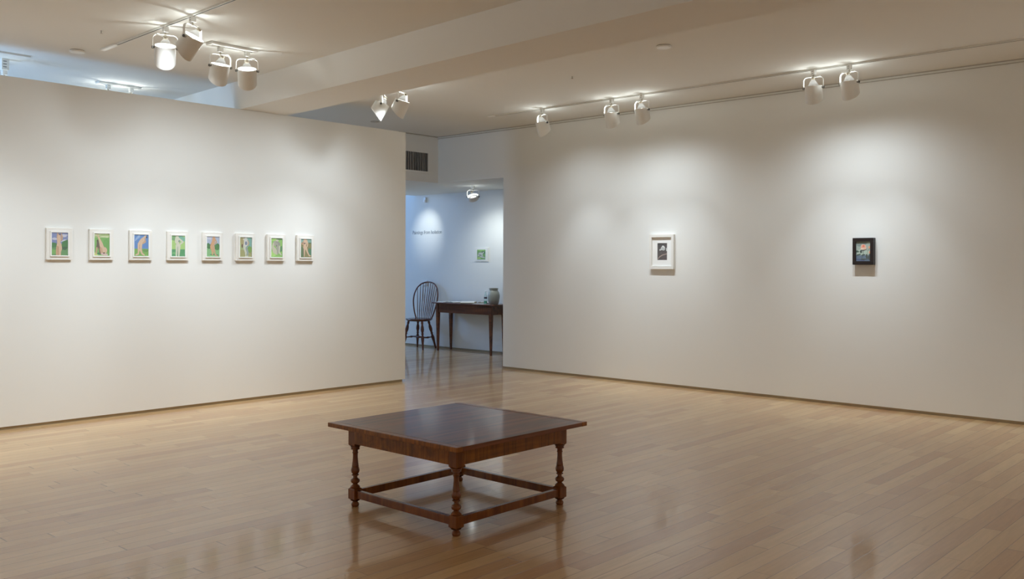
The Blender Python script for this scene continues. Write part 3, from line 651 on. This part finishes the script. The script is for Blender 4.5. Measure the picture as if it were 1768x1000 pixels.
paint('print', FL, 0.136, 0.201, t, MR @ Matrix.Translation((0, 0.003, 0.0075)))

# painting in a black frame
t = thing('framed_painting', 'black-framed small painting of a peach rose over dark leaves', 'painting', (XR, 3.532, 1.553))
obj('backing_board', boxbm(-0.10, 0.10, -0.126, 0.126, 0, 0.010, 0, MR), M_black, t)
bm = bmesh.new(); ring(bm, 0.207, 0.266, 0.141, 0.193, 0, 0.056, MR); obj('frame', bm, M_black, t, bevel=0.002)
RS = [rect(S(165, 180, 170), 0, 0, 1, 1), rect(S(85, 110, 135), 0, 0, 1, .3), blob(S(125, 145, 140), .3, .88, .5, .12, 0, 14, .2, 1), blob(S(185, 205, 190), .5, .45, .5, .14, 0, 14, .3, 2), blob(S(60, 80, 125), .25, .06, .4, .05, -.1, 12, .2, 3),
      blob(S(240, 190, 160), .52, .72, .2, .15, 0, 18, .12, 4), blob(S(245, 160, 130), .5, .75, .12, .09, .2, 16, .15, 5), blob(S(235, 95, 60), .52, .77, .06, .04, 0, 14, .2, 6), blob(S(245, 215, 190), .42, .63, .12, .05), blob(S(240, 165, 120), .93, .7, .08, .08, 0, 14, .2, 7), blob(S(240, 150, 100), .95, .45, .06, .07, 0, 12, .2, 8), limb(S(110, 110, 80), [(.95, .66), (.8, .5), (.78, .35)], [.01, .012, .012]),
      limb(S(50, 70, 55), [(.5, .56), (.5, .35), (.38, .12)], [.015, .015, .012]), blob(S(25, 75, 55), .1, .5, .12, .05, -.2, 12, .2, 9), blob(S(30, 60, 45), .34, .48, .08, .08, .3, 12, .2, 10), limb(S(40, 55, 50), [(.35, .55), (.55, .55), (.72, .6)], [.03, .025, .012]), blob(S(30, 70, 50), .18, .33, .17, .035, .15, 12, .2, 11), blob(S(30, 65, 50), .5, .32, .13, .035, .1, 12, .2, 12), blob(S(35, 60, 45), .75, .22, .08, .13, .3, 12, .25, 13), blob(S(25, 45, 35), .95, .2, .1, .16, 0, 12, .25, 14), blob(S(40, 65, 50), .55, .1, .2, .03, 0, 12, .3, 15)]
paint('canvas', RS, 0.141, 0.193, t, MR @ Matrix.Translation((0, 0, 0.044)))

# small painting in the entrance hall
HP = [rect(S(105, 160, 60), 0, 0, 1, 1), blob(S(160, 205, 90), .5, .93, .5, .1, 0, 14, .2, 1), blob(S(70, 120, 50), .8, .7, .3, .16, 0, 14, .3, 2), blob(S(190, 215, 110), .2, .15, .3, .08, 0, 12, .2, 4),
      limb(S(205, 205, 195), [(.12, .35), (.25, .6), (.5, .6), (.62, .4)], [.06, .1, .12, .06]), limb(S(190, 190, 180), [(.3, .35), (.55, .28), (.8, .2), (.95, .15)], [.06, .09, .06, .04]), limb(S(150, 150, 140), [(.2, .55), (.35, .4)], [.04, .06]), limb(S(220, 215, 205), [(.6, .55), (.75, .72)], [.04, .05]), blob(S(120, 110, 100), .45, .45, .06, .05)]
small_painting(0, 0, MR, (XB, 10.27, 1.566), HP, 'small white-framed painting of a reclining figure on the entrance hall wall', 1.38, 0.80, dz=0.5)

# ------------------------------------------------------------------ entrance hall wall items
cu = bpy.data.curves.new('lettering', 'FONT'); cu.body = 'Paintings from Isolation'; cu.size = 0.088; cu.extrude = 0.0008; cu.space_character = 0.92
tmp = bpy.data.objects.new('tmp_text', cu); C.objects.link(tmp)
bpy.context.view_layer.update()
dg = bpy.context.evaluated_depsgraph_get()
me = bpy.data.meshes.new_from_object(tmp.evaluated_get(dg))
bpy.data.objects.remove(tmp)
wid = max(v.co.x for v in me.vertices)
sc_ = 0.735 / wid
me.materials.clear(); me.materials.append(M_text)
o = bpy.data.objects.new('wall_lettering', me); C.objects.link(o)
o.matrix_world = Matrix(((0, 0, -1, XB - 0.001), (-1, 0, 0, 11.955), (0, 1, 0, 1.925), (0, 0, 0, 1))) @ Matrix.Diagonal((sc_, 1.0, 1, 1))
tag(o, 'grey wall lettering reading Paintings from Isolation in the entrance hall', 'lettering')

t = thing('motion_sensor', 'small white motion sensor high on the entrance hall wall', 'sensor', (XB, 11.62, 2.505))
obj('body', boxbm(-0.030, 0.030, -0.045, 0.045, 0, 0.030, 0, MR), M_plastic, t, bevel=0.006)
obj('lens', boxbm(-0.018, 0.018, -0.036, 0.000, 0.030, 0.038, 0, MR), M_white, t, bevel=0.004)
t = thing('outlet_box', 'white box with cover plate on the wall above the chair back', 'outlet', (XB, 11.63, 1.085))
obj('plate', boxbm(-0.065, 0.065, -0.045, 0.045, 0, 0.014, 0, MR), M_plastic, t, bevel=0.004)
obj('socket', boxbm(-0.03, 0.03, -0.018, 0.018, 0.014, 0.018, 0, MR), M_white, t, bevel=0.002)
obj('conduit', boxbm(-0.055, -0.045, -0.30, -0.045, 0, 0.008, 0, MR), M_plastic, t)

# ------------------------------------------------------------------ coffee table
def coffee_table():
    t = thing('coffee_table', 'low square coffee table of dark reddish wood with turned legs and stretchers', 'table', (3.740, 3.850, 0))
    W, D, H = 1.071 / 2, 1.082 / 2, 0.489
    bm = bmesh.new(); box(bm, -W + 0.045, W - 0.045, -D + 0.002, D - 0.002, H - 0.024, H)
    obj('tabletop', bm, M_top, t, bevel=0.002)
    for s in (-1, 1):
        a, b_ = sorted((s * W, s * (W - 0.0435)))
        bm = bmesh.new(); box(bm, a, b_, -D, D, H - 0.025, H + 0.0004); obj('breadboard_end', bm, M_apr, t, bevel=0.003)
    F = 0.424; q = 0.0285
    za = 0.370
    for s in (-1, 1):
        obj('apron', boxbm(-F + q, F - q, s * (F + q - 0.006) - 0.008, s * (F + q - 0.006) + 0.004, za, H - 0.025), M_apr, t, bevel=0.002)
        obj('apron', boxbm(s * (F + q - 0.006) - 0.008, s * (F + q - 0.006) + 0.004, -F + q, F - q, za, H - 0.025), M_apr, t, bevel=0.002)
    prof = [(0.027, 0.352), (0.028, 0.346), (0.024, 0.341), (0.026, 0.337), (0.026, 0.334), (0.0155, 0.329), (0.0150, 0.318), (0.0175, 0.315), (0.0175, 0.311), (0.0145, 0.308), (0.0145, 0.288), (0.0165, 0.262), (0.0195, 0.240), (0.0205, 0.236), (0.0195, 0.233),
            (0.0215, 0.228), (0.0250, 0.215), (0.0252, 0.207), (0.0225, 0.197), (0.0165, 0.191), (0.0140, 0.189), (0.0205, 0.187), (0.0215, 0.184), (0.0205, 0.181), (0.0125, 0.178), (0.0120, 0.170), (0.0150, 0.165), (0.0235, 0.160), (0.0270, 0.153), (0.0270, 0.147), (0.0235, 0.139), (0.0150, 0.134), (0.0135, 0.131), (0.0170, 0.127), (0.0240, 0.121), (0.0285, 0.116), (0.0285, 0.113)]
    foot = [(0.027, 0.036), (0.020, 0.032), (0.0150, 0.029), (0.0155, 0.025), (0.0215, 0.020), (0.0235, 0.013), (0.0225, 0.006), (0.0185, 0.0)]
    def block(bm, z0, z1, c):
        pts = [(q, c), (q, q), (c, q)]
        # chamfered square block: full square in the middle, corners cut at both ends
        lv = [(z0, q - 0.012), (z0 + 0.012, q), (z1 - 0.012, q), (z1, q - 0.012)] if c else [(z0, q - 0.010), (z0 + 0.012, q), (z1, q), (z1, q)]
        rows = []
        for z, h in lv:
            k_ = q - h
            rows.append([bm.verts.new(p + (z,)) for p in ((-h, -h), (h, -h), (h, h), (-h, h))])
        for i in range(3):
            for j in range(4):
                try: bm.faces.new((rows[i][j], rows[i][(j + 1) % 4], rows[i + 1][(j + 1) % 4], rows[i + 1][j]))
                except ValueError: pass
        bm.faces.new(rows[0][::-1]); bm.faces.new(rows[-1])
    for sx in (-1, 1):
        for sy in (-1, 1):
            bm = bmesh.new()
            block(bm, 0.349, 0.4635, 0); block(bm, 0.034, 0.114, 1)
            lathe(bm, prof[::-1], 28); lathe(bm, foot[::-1], 28)
            o = obj('leg', bm, M_leg, t, smooth=True, loc=(sx * F, sy * F, 0))
    for s in (-1, 1):
        for ax in (0, 1):
            a = (-F + q - 0.001, F - q + 0.001, s * F - 0.015, s * F + 0.015)
            bm = bmesh.new()
            if ax: box(bm, a[2], a[3], a[0], a[1], 0.052, 0.096)
            else: box(bm, a[0], a[1], a[2], a[3], 0.052, 0.096)
            obj('stretcher', bm, M_leg, t, bevel=0.003)
    return t
coffee_table()

# ------------------------------------------------------------------ console table and what stands on it
def console():
    t = thing('console_table', 'narrow brown console table with tapered legs against the entrance hall wall', 'table', (10.29, 10.34, 0))
    H = 0.79
    bm = bmesh.new(); box(bm, -0.22, 0.175, -0.74, 0.645, H - 0.018, H); obj('tabletop', bm, M_desk, t, bevel=0.004)
    x0, x1, y0, y1 = -0.135, 0.155, -0.605, 0.590
    za, zb = 0.625, H - 0.018
    for s in (x0 - 0.016, x1 - 0.004): obj('apron', boxbm(s, s + 0.02, y0, y1, za, zb), M_desk, t, bevel=0.002)
    for s in (y0 - 0.016, y1 - 0.004): obj('apron', boxbm(x0 + 0.02, x1 - 0.02, s, s + 0.02, za, zb), M_desk, t, bevel=0.002)
    for x in (x0, x1):
        for y in (y0, y1):
            bm = bmesh.new(); rows = []
            for z, h in ((0, 0.0135), (za, 0.026), (zb, 0.026)):
                rows.append([bm.verts.new(p) for p in ((x - h, y - h, z), (x + h, y - h, z), (x + h, y + h, z), (x - h, y + h, z))])
            for i in range(2):
                for j in range(4): bm.faces.new((rows[i][j], rows[i][(j + 1) % 4], rows[i + 1][(j + 1) % 4], rows[i + 1][j]))
            bm.faces.new(rows[0][::-1]); bm.faces.new(rows[-1])
            obj('leg', bm, M_desk, t, bevel=0.002)
console()
ZD = 0.79
t = thing('ceramic_vase', 'wide grey stoneware vase with a collar on the console table', 'vase', (10.235, 9.755, ZD))
bm = bmesh.new(); lathe(bm, [(0.001, 0.002), (0.066, 0.0), (0.074, 0.006), (0.086, 0.05), (0.094, 0.10), (0.094, 0.145), (0.084, 0.185), (0.068, 0.206), (0.064, 0.212)], 40, cap=False); obj('body', bm, M_vase, t, smooth=True)
bm = bmesh.new(); lathe(bm, [(0.064, 0.212), (0.069, 0.235), (0.074, 0.250), (0.070, 0.251), (0.064, 0.235), (0.058, 0.205), (0.04, 0.19), (0.001, 0.18)], 40, cap=False); obj('collar', bm, M_vase, t, smooth=True)
t = thing('glass_bottle', 'slim clear bottle with dark label and green liquid beside the vase', 'bottle', (10.27, 9.965, ZD))
bm = bmesh.new(); lathe(bm, [(0.023, 0), (0.025, 0.006), (0.025, 0.10), (0.022, 0.125), (0.013, 0.155), (0.011, 0.185)], 24); obj('glass', bm, M_glass, t, smooth=True)
bm = bmesh.new(); lathe(bm, [(0.0235, 0.001), (0.0256, 0.007), (0.0256, 0.046)], 24); obj('liquid', bm, M_green, t, smooth=True)
bm = bmesh.new(); lathe(bm, [(0.0255, 0.080), (0.0255, 0.105)], 24); obj('label_band', bm, M_labl, t, smooth=True)
bm = bmesh.new(); lathe(bm, [(0.013, 0.185), (0.013, 0.200), (0.008, 0.204)], 18); obj('cap', bm, M_cap, t, smooth=True)
def open_book(label, loc, rz, w_, h_, th, pages, cover, name='open_book'):
    t = thing(name, label, 'book', loc, rz)
    obj('cover', boxbm(-w_ - 0.006, w_ + 0.006, -h_ - 0.006, h_ + 0.006, 0, 0.004), cover, t, bevel=0.001)
    for s in (-1, 1):
        bm = bmesh.new(); top = []; bot = []
        n_ = 10
        for y in (-h_, h_):
            top.append([bm.verts.new((s * (0.001 + w_ * i / n_), y, 0.004 + th * (0.35 + 0.65 * math.sin(PI * min(1, 0.15 + 0.85 * i / n_))))) for i in range(n_ + 1)])
            bot.append([bm.verts.new((s * (0.001 + w_ * i / n_), y, 0.004)) for i in range(n_ + 1)])
        for i in range(n_):
            bm.faces.new((top[0][i], top[0][i + 1], top[1][i + 1], top[1][i])); bm.faces.new((bot[0][i], bot[0][i + 1], bot[1][i + 1], bot[1][i]))
            for k_ in (0, 1): bm.faces.new((top[k_][i], top[k_][i + 1], bot[k_][i + 1], bot[k_][i])).material_index = 1
        for i in (0, n_): bm.faces.new((top[0][i], top[1][i], bot[1][i], bot[0][i])).material_index = 1
        obj('pages', bm, [pages, M_tan], t)
open_book('open book with tan page edges lying in the middle of the console table', (10.20, 10.27, ZD), R(35), 0.12, 0.11, 0.030, M_paper, M_cover)
open_book('flat open book with a grey cover at the chair end of the console table', (10.26, 10.66, ZD), R(80), 0.12, 0.10, 0.012, M_paper, M_cover)
open_book('open white book at the back of the console table behind the tan one', (10.36, 10.075, ZD), R(85), 0.085, 0.06, 0.022, M_paper, M_cover)
t = thing('paper_stack', 'flat stack of pale leaflets at the chair end of the console table', 'papers', (10.22, 10.86, ZD), R(6))
for k_ in range(3):
    obj('sheet', boxbm(-0.105 + 0.004 * k_, 0.105 + 0.003 * k_, -0.075, 0.075 - 0.003 * k_, 0.004 * k_, 0.004 * k_ + 0.0035), M_paper, t)
o = obj('paper_sheet', boxbm(-0.075, 0.075, -0.105, 0.105, 0, 0.002), M_paper, loc=(10.185, 10.00, ZD)); o.rotation_euler = (0, 0, R(8))
tag(o, 'loose white sheet on the console table between the tan book and the bottle', 'paper')

# ------------------------------------------------------------------ Windsor chair, back to the wall, facing -X
def chair():
    t = thing('windsor_chair', 'dark brown bow-back Windsor chair with turned legs beside the console table', 'chair', (10.172, 11.40, 0), R(12))
    SH = 0.505
    # saddle seat: shield outline, dished top
    bm = bmesh.new(); n_ = 40; out = []
    for i in range(n_):
        a = 2 * PI * i / n_
        x = -0.225 * math.cos(a) if math.cos(a) > 0 else -0.195 * math.cos(a)
        wy = 0.245 - 0.045 * (1 - math.cos(a)) / 2
        sn = math.sin(a); out.append((x, wy * math.copysign(abs(sn) ** (0.62 if math.cos(a) < 0 else 1.0), sn)))
    lv = [(0.80, SH - 0.044), (0.95, SH - 0.028), (1.0, SH - 0.010), (0.985, SH - 0.002), (0.93, SH), (0.75, SH - 0.008), (0.45, SH - 0.014), (0.15, SH - 0.012)]
    rows = [[bm.verts.new((x * s, y * s, z)) for x, y in out] for s, z in lv]
    for i in range(len(rows) - 1):
        for j in range(n_): bm.faces.new((rows[i][j], rows[i][(j + 1) % n_], rows[i + 1][(j + 1) % n_], rows[i + 1][j]))
    bm.faces.new(rows[0][::-1]); bm.faces.new(rows[-1])
    obj('seat', bm, M_chair, t, smooth=True)
    # bow: balloon-shaped hoop leaning back
    ctrl = [(-0.158, 0.0), (-0.200, 0.10), (-0.232, 0.22), (-0.246, 0.32), (-0.238, 0.42), (-0.203, 0.51), (-0.138, 0.573), (-0.065, 0.600), (0, 0.606)]
    ctrl = ctrl + [(-y, z) for y, z in ctrl[-2::-1]]
    lean = 0.27
    def P(y, z): return Vector((0.135 - 0.34 * abs(y) ** 1.6 + lean * z * 0.74, y, SH - 0.006 + z))
    sm = []
    for i in range(len(ctrl) - 1):
        p0 = ctrl[max(i - 1, 0)]; p1 = ctrl[i]; p2 = ctrl[i + 1]; p3 = ctrl[min(i + 2, len(ctrl) - 1)]
        for s in (0, 0.25, 0.5, 0.75):
            f = lambda k_: 0.5 * (2 * p1[k_] + (p2[k_] - p0[k_]) * s + (2 * p0[k_] - 5 * p1[k_] + 4 * p2[k_] - p3[k_]) * s * s + (3 * p1[k_] - p0[k_] - 3 * p2[k_] + p3[k_]) * s ** 3)
            sm.append((f(0), f(1)))
    sm.append(ctrl[-1])
    bm = bmesh.new(); tube(bm, [P(*c) for c in sm], 0.0115, 10); obj('bow', bm, M_chair, t, smooth=True)
    # nine spindles fanning up to the bow
    for k_ in range(9):
        u = (k_ - 4) / 4; yb = 0.128 * u; yt = 0.200 * u
        zt = min(sm, key=lambda c: abs(c[0] - yt) + (0 if c[1] > 0.33 else 9))[1]
        b0 = Vector((0.135 - 0.34 * abs(yb) ** 1.6, yb, SH - 0.012)); b1 = P(yt, zt)
        bm = bmesh.new(); turned(bm, b0, b1, [(0.0052, 0), (0.0075, 0.25), (0.0068, 0.5), (0.0045, 1)], 8); obj('spindle', bm, M_chair, t, smooth=True)
    prof = [(0.0105, 0), (0.0125, 0.04), (0.0165, 0.10), (0.0130, 0.14), (0.0120, 0.17), (0.0195, 0.24), (0.0215, 0.33), (0.0160, 0.40), (0.0115, 0.44), (0.0175, 0.455), (0.0175, 0.475), (0.0120, 0.49), (0.0130, 0.52), (0.0210, 0.60), (0.0195, 0.66), (0.0150, 0.76), (0.0110, 1.0)]
    tops = {(-1, -1): (-0.115, -0.135), (-1, 1): (-0.115, 0.135), (1, -1): (0.10, -0.105), (1, 1): (0.10, 0.105)}
    feet = {(-1, -1): (-0.185, -0.205), (-1, 1): (-0.185, 0.205), (1, -1): (0.200, -0.190), (1, 1): (0.200, 0.190)}
    mid = {}
    for k_, (x, y) in tops.items():
        p = Vector((x, y, SH - 0.02)); q = Vector((*feet[k_], 0))
        bm = bmesh.new(); turned(bm, p, q, [(a * 1.3, b) for a, b in prof], 16)
        zmin = min(v.co.z for v in bm.verts)
        for v in bm.verts:
            if v.co.z < 0.012: v.co.z = max(v.co.z, 0)
        obj('leg', bm, M_chair, t, smooth=True); mid[k_] = p.lerp(q, 0.60)
    sp = [(0.008, 0), (0.009, 0.2), (0.013, 0.38), (0.018, 0.5), (0.013, 0.62), (0.009, 0.8), (0.008, 1)]
    for s in (-1, 1):
        bm = bmesh.new(); turned(bm, mid[(-1, s)], mid[(1, s)], sp, 12); obj('stretcher', bm, M_chair, t, smooth=True)
    a = (mid[(-1, -1)] + mid[(1, -1)]) / 2; b_ = (mid[(-1, 1)] + mid[(1, 1)]) / 2
    bm = bmesh.new(); turned(bm, a, b_, sp, 12); obj('stretcher', bm, M_chair, t, smooth=True)
chair()
